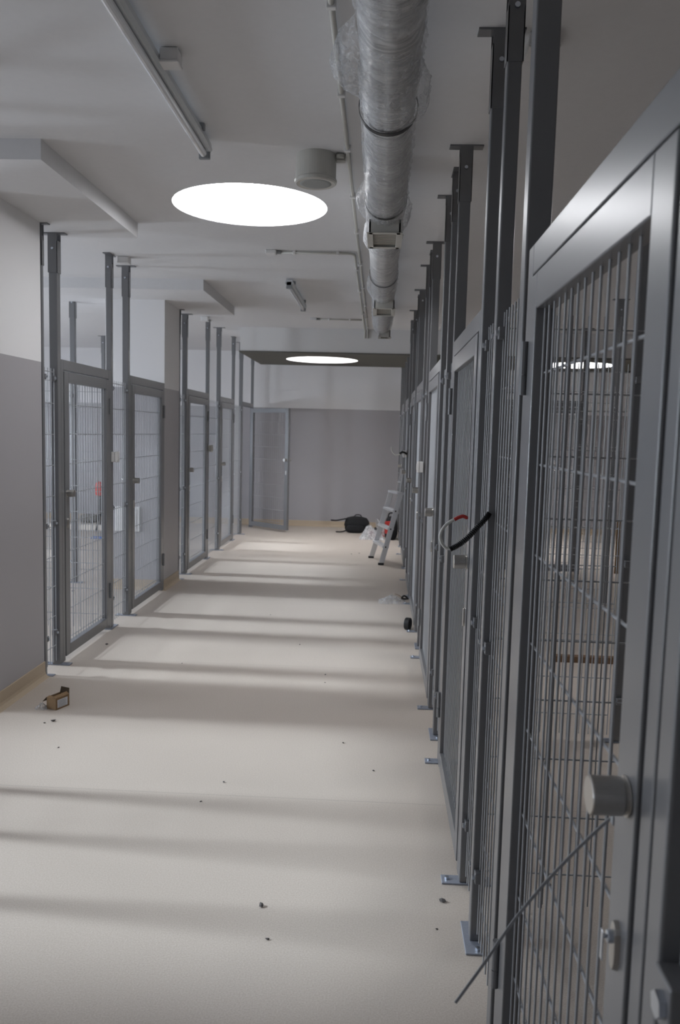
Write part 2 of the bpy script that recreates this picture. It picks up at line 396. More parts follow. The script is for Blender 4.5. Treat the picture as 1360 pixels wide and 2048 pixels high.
def post(sec, side, Y, style, ztop=ZC, w=None, d=.045, clamps=(), X=None, detail=2, plate=True):
    """square tube post, a part of the fence section sec.  side: 'R'/'L' fence line or None with X for a post inside a pen.
       style 't': foot and head plate across the fence, 'l': along the fence, 's': slim post."""
    if w is None: w = .042 if style == 'l' else .052
    if X is None:
        xf = XR if side == 'R' else XL; sg = 1 if side == 'R' else -1
    else: xf = X; sg = 1
    def T(u, n, z): return (sg*(w/2) - sg*n, u, z)     # n positive towards the corridor, measured from tube axis
    def B(x0, x1, y0, y1, z0, z1): # x measured from corridor face into the pen
        a, b = sorted((sg*x0, sg*x1)); return (a, b, y0, y1, z0, z1)
    root = MB().box(*B(0, w, -d/2, d/2, .007, ztop-.07)).build('fence_post', M['steel'], sec, .004)
    root.location = (xf-sec.location.x, Y-sec.location.y, 0)
    if style == 't': fp = B(-.062, w+.062, -.028, .028, 0, .007); hp = B(-.05, w+.05, -.026, .026, ztop-.007, ztop)
    elif style == 'l': fp = B(-.018, w-.002, -.085, .085, 0, .007); hp = B(-.006, w+.006, -.075, .075, ztop-.007, ztop)
    else: fp = B(-.05, w*.6, -.02, .02, 0, .006); hp = B(-.04, w*.6, -.02, .02, ztop-.006, ztop)
    if plate:
        MB().box(*fp).build('foot_plate', M['plate'], root, .002)
        for q in ((-.042, 0), (w+.042, 0)) if style == 't' else ((w/2, -.066), (w/2, .066)) if style == 'l' else ():
            MB().rod((sg*q[0], q[1], .007), (sg*q[0], q[1], .016), .008, 6).build('anchor_bolt', M['zinc'], root)
    h = MB().box(*hp)
    e = .003
    # head bracket: channel sleeve with a gap under the plate
    h.box(*B(-e, w+e, -d/2-e, -d/2, ztop-.25, ztop-.007)); h.box(*B(-e, w+e, d/2, d/2+e, ztop-.25, ztop-.007))
    gp = .05 if style == 't' else .10
    h.box(*B(-e, 0, -d/2-e, d/2+e, ztop-.25, ztop-gp)); h.box(*B(w, w+e, -d/2-e, d/2+e, ztop-.25, ztop-gp))
    h.build('head_bracket', M['steel'], root)
    MB().rod((sg*w/2, -d/2-.010, ztop-.10), (sg*w/2, -d/2-.002, ztop-.10), .008, 8).build('bolt', M['zinc'], root)
    for (z, sd) in clamps: clamp(T, root, sd*(d/2), z, sd)
    return root

def panel(sec, side, a, b, zt=1.94, z0=.035, n=6):
    xf = XR if side == 'R' else XL; sg = 1 if side == 'R' else -1
    mb = wire_mb(lambda u, nn, z: (-sg*nn, u-(a+b)/2, z), a, b, z0, zt, n=n)
    o = mb.build('mesh_panel', M['wire'], sec); o.location = (xf+sg*.026-sec.location.x, (a+b)/2-sec.location.y, 0)
    return o
def cross_panel(sec, a, b, Y, zt=1.96, z0=.035, n=6):
    mb = wire_mb(lambda u, nn, z: (u-(a+b)/2, -nn, z), a, b, z0, zt, n=n)
    o = mb.build('mesh_panel', M['wire'], sec); o.location = ((a+b)/2-sec.location.x, Y-sec.location.y, 0)
    return o
def section(side, label, posts, panels, group, n=6):
    Ym = posts[0][0]
    sec = empty('fence_section', (XR if side == 'R' else XL, Ym, 0), label, 'fence', group)
    for p in posts:
        kw = dict(p[2]) if len(p) > 2 else {}
        post(sec, side, p[0], p[1], **kw)
    for a, b in panels: panel(sec, side, a, b, n=n)
    return sec

def gate(origin, U, N, L, label, fr_t=.038, open_dir=None, rich=False, group=None, frame_w=.055, leaf_w=.062, st=.04, nwire=6):
    """mesh gate. origin = hinge-side outer corner on the corridor face, U = unit vector to the latch, N = towards corridor, L = outer width"""
    root = empty('mesh_gate', (origin[0], origin[1], 0), label, 'gate', group)
    U = Vector((U[0], U[1], 0)).normalized(); N = Vector((N[0], N[1], 0)).normalized()
    def T(u, n, z): return tuple(U*u + N*n + Vector((0, 0, z)))
    def bx(mb, u0, u1, n0, n1, z0, z1, F=T):
        k = MB().box(u0, u1, n0, n1, z0, z1); k.xf(F); mb.add(k.v, k.f)
    j = MB()
    bx(j, 0, frame_w, -fr_t, 0, .008, 2.03); bx(j, L-st, L, -fr_t, 0, .008, 2.03); bx(j, frame_w, L-st, -fr_t, 0, 1.962, 2.03)
    j.build('outer_frame', M['steel'], root, .003)
    a, b = frame_w+.004, L-st-.006
    if open_dir is not None:
        V = Vector((open_dir[0], open_dir[1], 0)).normalized(); W = Vector((-V.y, V.x, 0)); o0 = U*a
        if W.dot(U) > 0: W = -W
        def F(u, n, z): return tuple(o0 + V*(u-a) + W*n + Vector((0, 0, z)))
    else: F = T
    lf = MB(); n0, n1 = -fr_t-.002, .004; zt, zb = 1.955, .035; lw = leaf_w
    bx(lf, a, a+lw, n0, n1, zb, zt, F); bx(lf, b-lw-.01, b, n0, n1, zb, zt, F)
    bx(lf, a+lw, b-lw-.01, n0, n1, zt-lw-.008, zt, F); bx(lf, a+lw, b-lw-.01, n0, n1, zb, zb+lw+.01, F)
    leaf = lf.build('leaf_frame', M['steel'], root, .003)
    w = wire_mb(lambda u, nn, z: F(u, nn-fr_t*.5, z), a+lw, b-lw-.01, zb+lw, zt-lw-.004, tips=0, n=nwire)
    w.build('wire_mesh', M['wire'], leaf)
    ku = b-.036
    for sgn, base in ((1, n1), (-1, n0)):
        k = MB(); pr = [(.0262, 0), (.0262, .0025), (.0225, .003), (.0225, .006), (.0245, .0065), (.0247, .009), (.0247, .046), (.0235, .048), (.001, .0485)]
        k.lathe([(r, sgn*h) for r, h in pr], (0, 0, 0), 28, 'y')
        k.xf(lambda x, y, z: F(ku+x, base+y, 1.147+z)); k.build('knob', M['brushed'], leaf, .001, smooth=False)
        e = MB(); nn = 16; pts = []
        for i in range(nn):
            t = 2*PI*i/nn; pts.append((.013*math.cos(t), .022*math.sin(t) + (.012 if math.sin(t) > 0 else -.012)))
        e.add([(p[0], 0, p[1]) for p in pts]+[(p[0]*.9, sgn*.007, p[1]*.95) for p in pts],
              [(i, (i+1) % nn, nn+(i+1) % nn, nn+i) for i in range(nn)]+[tuple(range(nn, 2*nn))])
        e.xf(lambda x, y, z: F(ku+x, base+y, .945+z)); lk = e.build('lock_plate', M['brushed'], leaf, .001)
        if sgn > 0 and rich:
            q = MB().lathe([(.0085, 0), (.0085, .008), (.001, .0085)], (0, 0, 0), 16, 'y')
            q.xf(lambda x, y, z: F(ku+x, base+.006+y, .957+z))
            kk = MB()
            kk.box(-.001, .001, .012, .020, .954, .960); kk.box(-.005, .005, .019, .021, .925, .965)
            kk.xf(lambda x, y, z: F(ku+x, base+y, z)); q.add(kk.v, kk.f)
            q.build('key_cylinder', M['zinc'], leaf, .001)['label'] = 'lock cylinder with a hanging key'
    for hz in (.30, 1.74):
        hm = MB(); c0 = (frame_w-.008, .010)
        hm.rod(T(c0[0], c0[1], hz-.045), T(c0[0], c0[1], hz-.001), .0095, 12); hm.rod(T(c0[0], c0[1], hz+.001), T(c0[0], c0[1], hz+.075), .0095, 12)
        hm.rod(T(c0[0], c0[1], hz-.002), T(c0[0], c0[1], hz+.002), .006, 12)
        bx(hm, c0[0]-.010, c0[0]+.004, -.002, .008, hz-.04, hz+.07)
        hm.build('hinge', M['steel'], root)
    return root

CL = (1.90, .96, .23)
both = [(z, s) for z in CL for s in (1, -1)]
plus = [(z, 1) for z in CL]; minus = [(z, -1) for z in CL]

# right hand line (nearest first)
G = 'mesh fence sections on the right'
sec = section('R', 'nearest fence section, at the right picture edge, dark post with a bright bolted clamp',
  [(.900, 'l', dict(w=.045))], [(.35, .875)], G)
p = sec.children[0]
clamp(lambda u, n, z: (.0225-n, u, z), p, -.0225, .985, -1, 1.7); clamp(lambda u, n, z: (.0225-n, u, z), p, -.0225, 1.90, -1); clamp(lambda u, n, z: (.0225-n, u, z), p, -.0225, .23, -1)
section('R', 'three-post fence section on the right that the black corrugated cable sticks out of',
  [(2.015, 't', dict(w=.058, d=.058, clamps=plus)), (2.460, 'l', dict(clamps=both)), (2.795, 't', dict(clamps=minus))], [(2.05, 2.435), (2.487, 2.77)], G, 8)
section('R', 'fence section on the right between the second and the third gate',
  [(3.860, 't', dict(clamps=plus)), (4.220, 'l', dict(clamps=both)), (4.640, 't', dict(clamps=minus))], [(3.887, 4.195), (4.247, 4.612)], G)
section('R', 'fence section on the right with the larger white switch box and tape roll',
  [(5.720, 't', dict(clamps=plus)), (6.030, 'l', dict(clamps=both)), (6.490, 't', dict(clamps=minus))], [(5.747, 6.005), (6.057, 6.463)], G, 4)
section('R', 'fence section on the right with crumpled clear film at its foot',
  [(7.570, 't', dict(clamps=plus)), (7.900, 'l', dict(clamps=both))], [(7.597, 7.873)], G, 4)
section('R', 'fence section beside the ladder, with the small farther white switch box',
  [(8.820, 't', dict(clamps=plus)), (9.640, 'l', dict(clamps=minus))], [(8.847, 9.613)], G, 4)
section('R', 'fence section on the right just behind the ladder, under the far bulkhead',
  [(10.74, 't', dict(clamps=plus)), (11.50, 'l', dict(clamps=minus))], [(10.77, 11.47)], G, 4)
section('R', 'last fence section on the right, against the end wall',
  [(12.44, 't', dict(clamps=plus)), (13.45, 't', dict(clamps=minus))], [(12.47, 13.42)], G, 4)
G = 'mesh gates on the right'
gate((XR, 1.934), (0,-1), (-1,0), 1.006, 'large open-wire mesh gate nearest the camera on the right, round steel knob and key', rich=True, frame_w=.06, leaf_w=.07, nwire=8, group=G)
gate((XR, 3.832), (0,-1), (-1,0), 1.010, 'second mesh gate on the right, seen at a grazing angle behind the white cable', group=G)
gate((XR, 5.692), (0,-1), (-1,0), 1.024, 'third mesh gate on the right, knob catching white light', group=G, nwire=4)
gate((XR, 7.542), (0,-1), (-1,0), 1.024, 'fourth mesh gate on the right, past the larger white switch box', group=G, nwire=4)
gate((XR, 8.792), (0,-1), (-1,0), .864, 'fifth mesh gate on the right, between the clear film and the ladder', group=G, nwire=4)
gate((XR, 10.712), (0,-1), (-1,0), 1.04, 'sixth mesh gate on the right, directly behind the leaning ladder', group=G, nwire=4)
gate((XR, 12.412), (0,-1), (-1,0), .88, 'farthest mesh gate on the right, beside the black and red bag', group=G, nwire=4)

# left hand line
sl3 = dict(w=.03, d=.028, clamps=[(z, 1) for z in CL])
G = 'mesh fence sections on the left'
section('L', 'very narrow fence section against the near left column, thick post beside it',
  [(4.975, 's', dict(sl3, ztop=ZS)), (5.225, 't', dict(ztop=ZS, w=.055, d=.055, clamps=minus))], [(4.99, 5.195)], G)
section('L', 'fence section on the left with the white switch box, between the two nearest left gates',
  [(6.27, 'l', dict(clamps=plus)), (6.70, 't', dict(clamps=minus))], [(6.297, 6.672)], G)
section('L', 'very narrow dark fence section just past the second left column',
  [(8.425, 's', dict(sl3, ztop=ZS)), (8.735, 't', dict(ztop=ZS, clamps=minus))], [(8.44, 8.708)], G, 4)
section('L', 'fence section on the left with the small grey switch box',
  [(9.87, 'l', dict(clamps=plus)), (10.58, 't', dict(clamps=minus))], [(9.897, 10.553)], G, 4)
section('L', 'last fence section on the left, before the open gate',
  [(11.61, 'l', dict(clamps=plus)), (12.29, 't', dict(clamps=minus))], [(11.637, 12.263)], G, 4)
section('L', 'single post on the left at the end wall, hinge side of the open gate', [(13.36, 'l')], [], G)
# the same fence carries on beside the camera; it shades the near floor
section('L', 'left fence section beside the camera, outside the picture',
  [(2.55, 't', dict(d=.05)), (2.98, 'l'), (3.36, 't', dict(d=.06, clamps=minus))], [(3.01, 3.33)], G, 4)
G = 'mesh gates on the left'
gate((XL, 6.243), (0,-1), (1,0), .99, 'nearest mesh gate on the left, a red thing far behind it', group=G)
gate((XL, 7.812), (0,-1), (1,0), 1.084, 'mesh gate on the left hinged to the second column', group=G)
gate((XL, 9.843), (0,-1), (1,0), 1.08, 'third mesh gate on the left, just past the second column', group=G, nwire=4)
gate((XL, 11.583), (0,-1), (1,0), .975, 'fourth mesh gate on the left, closed, nearest the bulkhead', group=G, nwire=4)
gate((XL, 13.333), (0,-1), (1,0), 1.015, 'far left mesh gate standing open into the corridor before the end wall', open_dir=(.70, -.60), group=G, nwire=4)

# partitions inside the pens
G = 'mesh partitions across the pens'
def partition(x, y, label, a, b, px=None, clamps=(), n=4, extra=None):
    sec = empty('fence_section', (x, y, 0), label, 'fence', G)
    cross_panel(sec, a, b, y, n=n)
    if px is not None: post(sec, None, y, 't', X=px, clamps=clamps)
    if extra: extra(sec)
    return sec
def stiff(sec):
    MB().box(-.007, .007, -.020, -.008, .03, 2.15).build('stiffener', M['steel'], sec, .002).location = (.585-sec.location.x, 0, 0)
partition(.395, 2.62, 'mesh partition across the near right pen, first behind the nearest gate', .395, 2.3, n=6, extra=stiff)
partition(.395, 4.24, 'partition in the right pens ending at the nearest dark inner post', .395, 1.26, 1.275, minus)
partition(.395, 6.03, 'long mesh partition across the right pens above the brown plank', .40, 3.3)
partition(.395, 7.89, 'partition in the right pens ending at the middle dark inner post', .40, 2.20, 2.21, minus)
partition(2.43, 9.99, 'farthest dark inner post of the right pens with mesh beside it', 2.50, 3.6, 2.43)
partition(-2.6, 6.12, 'mesh partition across the left pen, right behind the nearest left gate', -3.9, -2.145)
partition(-3.1, 8.05, 'partition with a tall grey post in the left pens beside the second column', -4.3, -2.675, -3.10, both)
partition(-4.08, 11.80, 'far grey post inside the left pens, right of the other one', -5.2, -4.09, -4.08)
gate((2.40, 9.55), (-1,0), (0,-1), .95, 'dark mesh gate across the right pens, seen through the nearest gate', nwire=4)

# ---------------------------------------------------------------- ceiling services
def noise(*a):
    s = 0.0
    for i, v in enumerate(a): s += math.sin(v*(1.7+i*.9)+i*1.3) * .5 + math.sin(v*(4.1+i*1.7)+i*2.1)*.3 + math.sin(v*(9.7+i*2.3)+.7*i)*.2
    return s/len(a)
DX, DZ, DR = -.002, 2.738, .090
duct = empty('ventilation_duct', (DX, 0, DZ), 'fat ceiling duct wrapped in crumpled plastic film running down the corridor', 'duct')
db = MB(); NY, NA = 460, 40; ya, yb = 1.2, 8.80
for i in range(NY+1):
    yy = ya+(yb-ya)*i/NY
    for k in range(NA):
        t = 2*PI*k/NA
        sw = yy*38 + 3.2*math.sin(t+yy*2.1) + 1.6*noise(yy*1.9, t)
        r = DR + .0045*abs(math.sin(sw)) + .0045*noise(yy*6+3, t*1.5) + .006*noise(yy*2.2, t*.8+1)
        if yy > 6.1: r *= 1-.03*(yy-6.1)/2
        db.v.append((r*math.cos(t), yy, r*math.sin(t)))
db.f += [(i*NA+k, i*NA+(k+1) % NA, (i+1)*NA+(k+1) % NA, (i+1)*NA+k) for i in range(NY) for k in range(NA)]
db.f += [tuple(range(NA-1, -1, -1)), tuple(range(NY*NA, (NY+1)*NA))]
db.build('duct_body', M['duct'], duct, smooth=True)
def wrap(y0, y1, bulge, phase, gap, t0=-.2, t1=PI+.2):
    """loose outer film around the duct: angle measured under the belly"""
    def fn(u, v):
        yy = y0+(y1-y0)*u; t = -(t0+(t1-t0)*v)
        e = math.sin(PI*u)
        r = DR + gap + e*bulge*max(0, math.cos((t-phase)))**5 + .012*noise(yy*17, t*5)*e + .006*noise(yy*41+1, t*9)
        return (r*math.cos(t), yy, r*math.sin(t))
    m = MB(); m.grid(fn, 60, 36); m.build('plastic_film', M['film'], duct, smooth=True)
wrap(1.3, 2.25, .03, -2.6, .012)
wrap(2.35, 2.75, .085, -2.9, .008)
wrap(2.60, 2.98, .045, -.3, .006)
wrap(3.0, 3.9, .012, -1.5, .008)
wrap(3.80, 4.3, .045, -2.9, .008)
wrap(4.0, 4.5, .03, -.3, .010)
wrap(4.5, 5.0, .03, -2.8, .006)
wrap(5.9, 6.7, .03, -2.8, .008)
wrap(7.1, 8.8, .02, -2.0, .009)
for sy in (2.96, 4.08, 5.93, 1.9):
    s = MB(); n = 36; vs = []
    for yy, rr in ((-.013, DR+.014), (.013, DR+.014)):
        for k in range(n): t = 2*PI*k/n; vs.append((rr*math.cos(t), sy+yy+.02*math.sin(t), rr*math.sin(t)))
    s.add(vs, [(k, (k+1) % n, n+(k+1) % n, n+k) for k in range(n)])
    o = s.build('strap', M['black_rubber'], duct); md = o.modifiers.new('s', 'SOLIDIFY'); md.thickness = .002
    MB().rod((0, sy, DR), (0, sy, ZC-DZ), .004, 8).build('hanger_rod', M['zinc'], duct)
for (ga, gb, gx0, gx1, gz) in ((4.17, 4.50, -.093, .068, 2.600), (6.66, 7.07, -.083, .082, 2.605), (8.66, 8.84, -.045, .075, 2.615)):
    g = MB(); x0, x1, zt, zb = gx0-DX+.01, gx1-DX+.01, gz+.065-DZ, gz-DZ; tk = .012
    g.box(x0, x0+tk, ga, gb, zb, zt); g.box(x1-tk, x1, ga, gb, zb, zt); g.box(x0, x1, ga, ga+tk, zb, zt); g.box(x0, x1, gb-tk, gb, zb, zt)
    g.box(x0-.01, x0+.022, ga-.01, gb+.01, zb-.004, zb); g.box(x1-.022, x1+.01, ga-.01, gb+.01, zb-.004, zb)
    g.box(x0, x1, ga-.01, ga+.024, zb-.004, zb); g.box(x0, x1, gb-.024, gb+.01, zb-.004, zb)
    go = g.build('air_grille', M['cream'], duct, .002)
    l = MB(); nl = 12
    for i in range(nl):
        xx = ga+.03+(gb-ga-.06)*i/(nl-1)
        l.box(x0+tk, x1-tk, xx-.008, xx+.004, zb+.010, zb+.014)
    l.box(x0+tk, x1-tk, ga+tk, gb-tk, zb+.015, zb+.020)
    l.build('louvres', M['cream_dark'], go)

def conduit(pts, label, clips, r=.010, name='cable_conduit'):
    root = empty(name, pts[0], label, 'cable conduit'); o3 = Vector(pts[0])
    m = MB(); m.sweep([Vector(p)-o3 for p in pts], r, 10); m.build('tube', M['cream'], root, smooth=True)
    for (x, y, ax) in clips:
        c = MB()
        if ax == 'y': c.box(x-.016, x+.016, y-.010, y+.010, ZC-.030, ZC)
        else: c.box(x-.010, x+.010, y-.016, y+.016, ZC-.030, ZC)
        c.xf(lambda a, b, d: (a-o3.x, b-o3.y, d-o3.z)); c.build('clip', M['white_plastic'], root, .003)
zc_ = ZC-.014
pts = [(-.185, y, zc_) for y in (1.2, 3, 5, 7, 9, 10.44)] + [(-.185, 10.463, zc_-.012), (-.185, 10.467, zc_-.03), (-.185, 10.467, zc_-.10)]
conduit(pts, 'long cream conduit running along the ceiling beside the wrapped duct', [(-.185, y, 'y') for y in (1.9, 2.6, 3.25, 3.86, 4.6, 5.4, 6.4, 7.4, 8.4, 9.3, 10.1)])
pts = [(-.77, 6.05, zc_), (-.28, 6.05, zc_), (-.245, 6.06, zc_), (-.226, 6.08, zc_), (-.22, 6.12, zc_), (-.22, 8, zc_), (-.22, 10.44, zc_), (-.22, 10.463, zc_-.012), (-.22, 10.467, zc_-.03), (-.22, 10.467, zc_-.10)]
conduit(pts, 'cream conduit turning a corner from the nearer ceiling sensor', [(-.66, 6.05, 'x'), (-.34, 6.05, 'x'), (-.22, 6.6, 'y'), (-.22, 7.6, 'y'), (-.22, 9.0, 'y')])
conduit([(-.74, 9.53, zc_), (-.5, 9.53, zc_), (-.24, 9.53, zc_)], 'short cream conduit from the far ceiling sensor to the long run', [(-.62, 9.53, 'x'), (-.38, 9.53, 'x')], .009)
conduit([(-.24, 3.96, zc_), (-.205, 3.96, zc_)], 'stub of conduit between the ceiling speaker and the long run', [], .011)
def sensor(x, y, label, g='small ceiling sensors'):
    root = empty('ceiling_sensor', (x, y, ZC), label, 'sensor', g)
    MB().box(-.04, .04, -.035, .035, -.03, 0).build('housing', M['white_plastic'], root, .006)
    MB().box(.04, .075, -.016, .016, -.024, -.004).build('cable_gland', M['lamp_grey'], root, .004)
    return root
sensor(-.83, 6.05, 'small white ceiling sensor box at the end of the cornered conduit, behind the near skylight')
sensor(-.80, 9.53, 'small grey-white ceiling sensor box farther along, near the bulkhead')
def jbox(x, y, s, label, z=ZC):
    root = empty('junction_box', (x, y, z), label, 'junction box', 'white ceiling junction boxes')
    MB().box(-s/2, s/2, -s/2, s/2, -.045, 0).build('box_body', M['white_plastic'], root, .006)
    MB().box(-s/2-.002, s/2+.002, -s/2-.002, s/2+.002, -.052, -.042).build('lid', M['white_plastic'], root, .004)
jbox(-2.02, 6.36, .085, 'white junction box on the ceiling behind the post with the white switch box')
jbox(-2.09, 9.62, .085, 'white junction box on the far left ceiling, before the small grey switch box')
jbox(.50, 2.84, .10, 'white junction box on the ceiling between the two nearest right posts')

sp = empty('ceiling_speaker', (-.340, 4.0, ZC), 'cream cylinder speaker under the ceiling beside the conduit and skylight', 'speaker')
MB().lathe([(.097, 0), (.097, -.110), (.100, -.112), (.102, -.118), (.100, -.129), (.093, -.134), (.087, -.132)], (0, 0, 0), 48).build('housing', M['cream'], sp, smooth=False)
MB().lathe([(.0865, -.131), (.060, -.1335), (.001, -.134)], (0, 0, 0), 40).build('grille', M['speaker_grey'], sp, smooth=True)
MB().box(.095, .14, -.02, .02, -.03, 0).build('cable_gland', M['cream'], sp, .004)

def lamp(x, y0, y1, z, label):
    root = empty('strip_lamp', (x, (y0+y1)/2, z), label, 'ceiling lamp', 'fluorescent strip lamps'); h = (y1-y0)/2
    b = MB(); 
    prof = [(-.034, .0), (-.028, .030), (.028, .030), (.034, .0), (.024, -.012), (-.024, -.012)]
    vs = [(px, s*h, pz) for s in (-1, 1) for px, pz in prof]; n = len(prof)
    b.add(vs, [(i, (i+1) % n, n+(i+1) % n, n+i) for i in range(n)]+[tuple(range(n)), tuple(range(n, 2*n))])
    b.build('housing', M['lamp_body'], root)
    t = MB().rod((0, -h+.04, -.026), (0, h-.04, -.026), .016, 14); t.build('tube', M['tube'], root, smooth=False)
    for s in (-1, 1):
        e = MB().box(-.026, .026, s*h-.02*(s > 0), s*h+.02*(s < 0), -.044, .020); e.build('end_cap', M['lamp_grey'], root, .005)
        c = MB().box(-.004, .040, s*h*.76-.012, s*h*.76+.012, .020, ZC-z); c.build('ceiling_clip', M['lamp_grey'], root, .003)
    return root
lamp(-.832, 2.22, 3.80, 2.865, 'long white strip lamp on the ceiling at the top left, nearest')
lamp(-.815, 7.10, 8.42, 2.865, 'small-looking strip lamp farther down the corridor ceiling, behind the near skylight')
jbox(-.768, 2.94, .066, 'grey-white junction box touching the side of the nearest strip lamp')

# ---------------------------------------------------------------- small fixtures
def swbox(side, Y, z, label, s=.08, mat='white_plastic', dep=.045):
    xf = XR if side == 'R' else XL; sg = -1 if side == 'R' else 1
    root = empty('switch_box', (xf+sg*.001, Y, z), label, 'switch box', 'switch boxes on the posts')
    a = MB(); a.box(*sorted((0, sg*dep*.6)), -s/2, s/2, -s/2, s/2); a.build('back_box', M[mat], root, .006)
    b = MB(); b.box(*sorted((sg*dep*.6, sg*dep)), -s/2-.002, s/2+.002, -s/2-.002, s/2+.002); c = b.build('cover', M[mat], root, .006)
    MB().box(*sorted((sg*dep, sg*(dep+.005))), -s*.28, s*.28, -s*.3, s*.3).build('rocker', M[mat], c, .002)
swbox('R', 6.03, 1.360, 'larger white switch box on a right fence post')
swbox('R', 9.64, 1.365, 'small white switch box on a far right post, above the ladder')
swbox('L', 6.27, 1.365, 'white switch box on the left fence post between the two nearest left gates')
swbox('L', 9.87, 1.365, 'small grey switch box on the far left fence post', mat='cream')

wb = empty('wall_box', (-2.445, 7.818, .70), 'square white electrical cover low on the second left column, seen through mesh', 'wall box')
MB().box(-.122, .122, -.022, 0, -.122, .122).build('cover', M['white_plastic'], wb, .005)
MB().box(-.09, .09, -.026, -.020, -.09, .09).build('door', M['white_plastic'], wb, .003)

def smooth_path(P, n=8):
    P = [Vector(p) for p in P]; out = []
    for i in range(len(P)-1):
        p0 = P[max(i-1, 0)]; p1 = P[i]; p2 = P[i+1]; p3 = P[min(i+2, len(P)-1)]
        for k in range(n):
            t = k/n
            out.append(.5*((2*p1)+(-p0+p2)*t+(2*p0-5*p1+4*p2-p3)*t*t+(-p0+3*p1-3*p2+p3)*t**3))
    out.append(P[-1]); return out
def loose_cable(orig, black, white, red, rb, rw, label):
    root = empty('loose_cable', orig, label, 'cable', 'cables hanging loose from the right fence')
    bp = smooth_path(black, 14)
    m = MB(); m.sweep(bp, lambda i: rb*(1.08 if i % 2 else .80), 12); m.build('corrugated_sleeve', M['black_rubber'], root)
    m = MB(); m.sweep(smooth_path(white, 10), rw, 12); m.build('white_core', M['cable_white'], root, smooth=True)
    if red:
        rp = smooth_path(red, 6); nr = len(rp)
        m = MB(); m.sweep(rp, lambda i: rw*1.16*(1 if i < nr-3 else .45), 12); m.build('red_tape', M['red'], root, smooth=True)
# path measured in the plane through the post, bending out into the corridor
loose_cable((XR, 2.43, 1.26),
  [(.004, .0, .112), (-.006, .0, .096), (-.028, .0, .070), (-.055, 0, .038), (-.085, 0, .012), (-.110, 0, -.002)],
  [(-.105, 0, .0), (-.122, 0, .002), (-.136, -.003, .018), (-.141, -.005, .042), (-.130, -.005, .066), (-.112, -.003, .082), (-.098, 0, .089)],
  [(-.100, 0, .088), (-.088, 0, .095), (-.075, 0, .099), (-.066, 0, .096), (-.060, 0, .092)], .0088, .0048,
  'thick black corrugated cable with white curled end taped red, from the near right fence')
loose_cable((XR, 9.60, 1.365),
  [(.0, 0, .0), (-.035, 0, .02), (-.06, 0, .02), (-.085, 0, .0)],
  [(-.075, 0, .0), (-.115, 0, -.012), (-.15, 0, .0), (-.18, 0, .04), (-.185, 0, .085)], None, .013, .009,
  'small white cable end curling up in front of the grey end wall')

tie = empty('cable_tie', (.334, 1.08, 1.075), 'long thin grey cable tie hanging diagonally off the nearest gate into the corridor', 'cable tie')
m = MB(); P = smooth_path([(.004, -.01, .012), (-.004, .010, -.002), (-.050, .065, -.10), (-.098, .11, -.205), (-.146, .125, -.300), (-.187, .125, -.367)], 8)
for i in range(len(P)-1):
    a, b = P[i], P[i+1]; d = (b-a).normalized(); s = d.cross(Vector((0, 1, 0))).normalized()*.0024; t = Vector((0, .0008, 0))
    m.add([a-s-t, a+s-t, b+s-t, b-s-t, a-s+t, a+s+t, b+s+t, b-s+t], [(0,1,2,3), (4,5,6,7), (0,1,5,4), (2,3,7,6), (1,2,6,5), (3,0,4,7)])
m.build('strap', M['tie'], tie)
MB().box(-.004, .008, -.018, -.006, .006, .018).build('tie_head', M['tie'], tie, .001)

# ---------------------------------------------------------------- loose things on the floor
lad = empty('ladder', (0, 0, 0), 'aluminium step ladder leaning against the far right fence', 'ladder')
SL = .245
def rail(x, y, x2w, z1, wd, th, name, y_sh):
    m = MB(); dz = z1; vs = []
    for z in (0.02, z1):
        cx = x+SL*z; cy = y+y_sh*z
        vs += [(cx-wd/2, cy-th/2, z), (cx+wd/2, cy-th/2, z), (cx+wd/2, cy+th/2, z), (cx-wd/2, cy+th/2, z)]
    m.add(vs, [(0,1,2,3), (4,5,6,7), (0,1,5,4), (1,2,6,5), (2,3,7,6), (3,0,4,7)])
    return m.build(name, M['alu'], lad, .003)
near = (.068, 9.80, .06); far = (-.058, 10.33, -.13)
def at(r, z): return (r[0]+(SL if r is near else SL+.02)*z, r[1]+r[2]*z)
for r, e in ((near, 1), (far, 1)):
    m = MB(); vs = []
    for z in (.015, .875):
        cx, cy = at(r, z); vs += [(cx-.032, cy-.012, z), (cx+.032, cy-.012, z), (cx+.032, cy+.012, z), (cx-.032, cy+.012, z)]
    m.add(vs, [(0,1,2,3), (4,5,6,7), (0,1,5,4), (1,2,6,5), (2,3,7,6), (3,0,4,7)]); m.build('rail', M['alu'], lad, .003)
    f = MB(); cx, cy = at(r, 0); f.box(cx-.036, cx+.036, cy-.017, cy+.017, 0, .028); f.build('rubber_foot', M['black_rubber'], lad, .005)
for k, z in enumerate((.21, .43, .65, .865)):
    a = at(near, z); b = at(far, z); m = MB()
    d = .040
    m.add([(a[0]-d, a[1], z), (a[0]+d, a[1], z), (b[0]+d, b[1], z), (b[0]-d, b[1], z), (a[0]-d, a[1], z+.026), (a[0]+d, a[1], z+.026), (b[0]+d, b[1], z+.026), (b[0]-d, b[1], z+.026)],
          [(0,1,2,3), (4,5,6,7), (0,1,5,4), (1,2,6,5), (2,3,7,6), (3,0,4,7)])
    m.build('tread', M['alu'], lad, .003)
    if k < 3: MB().rod((a[0], a[1]-.012, z+.012), (a[0], a[1]-.020, z+.012), .010, 10).build('rivet', M['black_rubber'], lad)
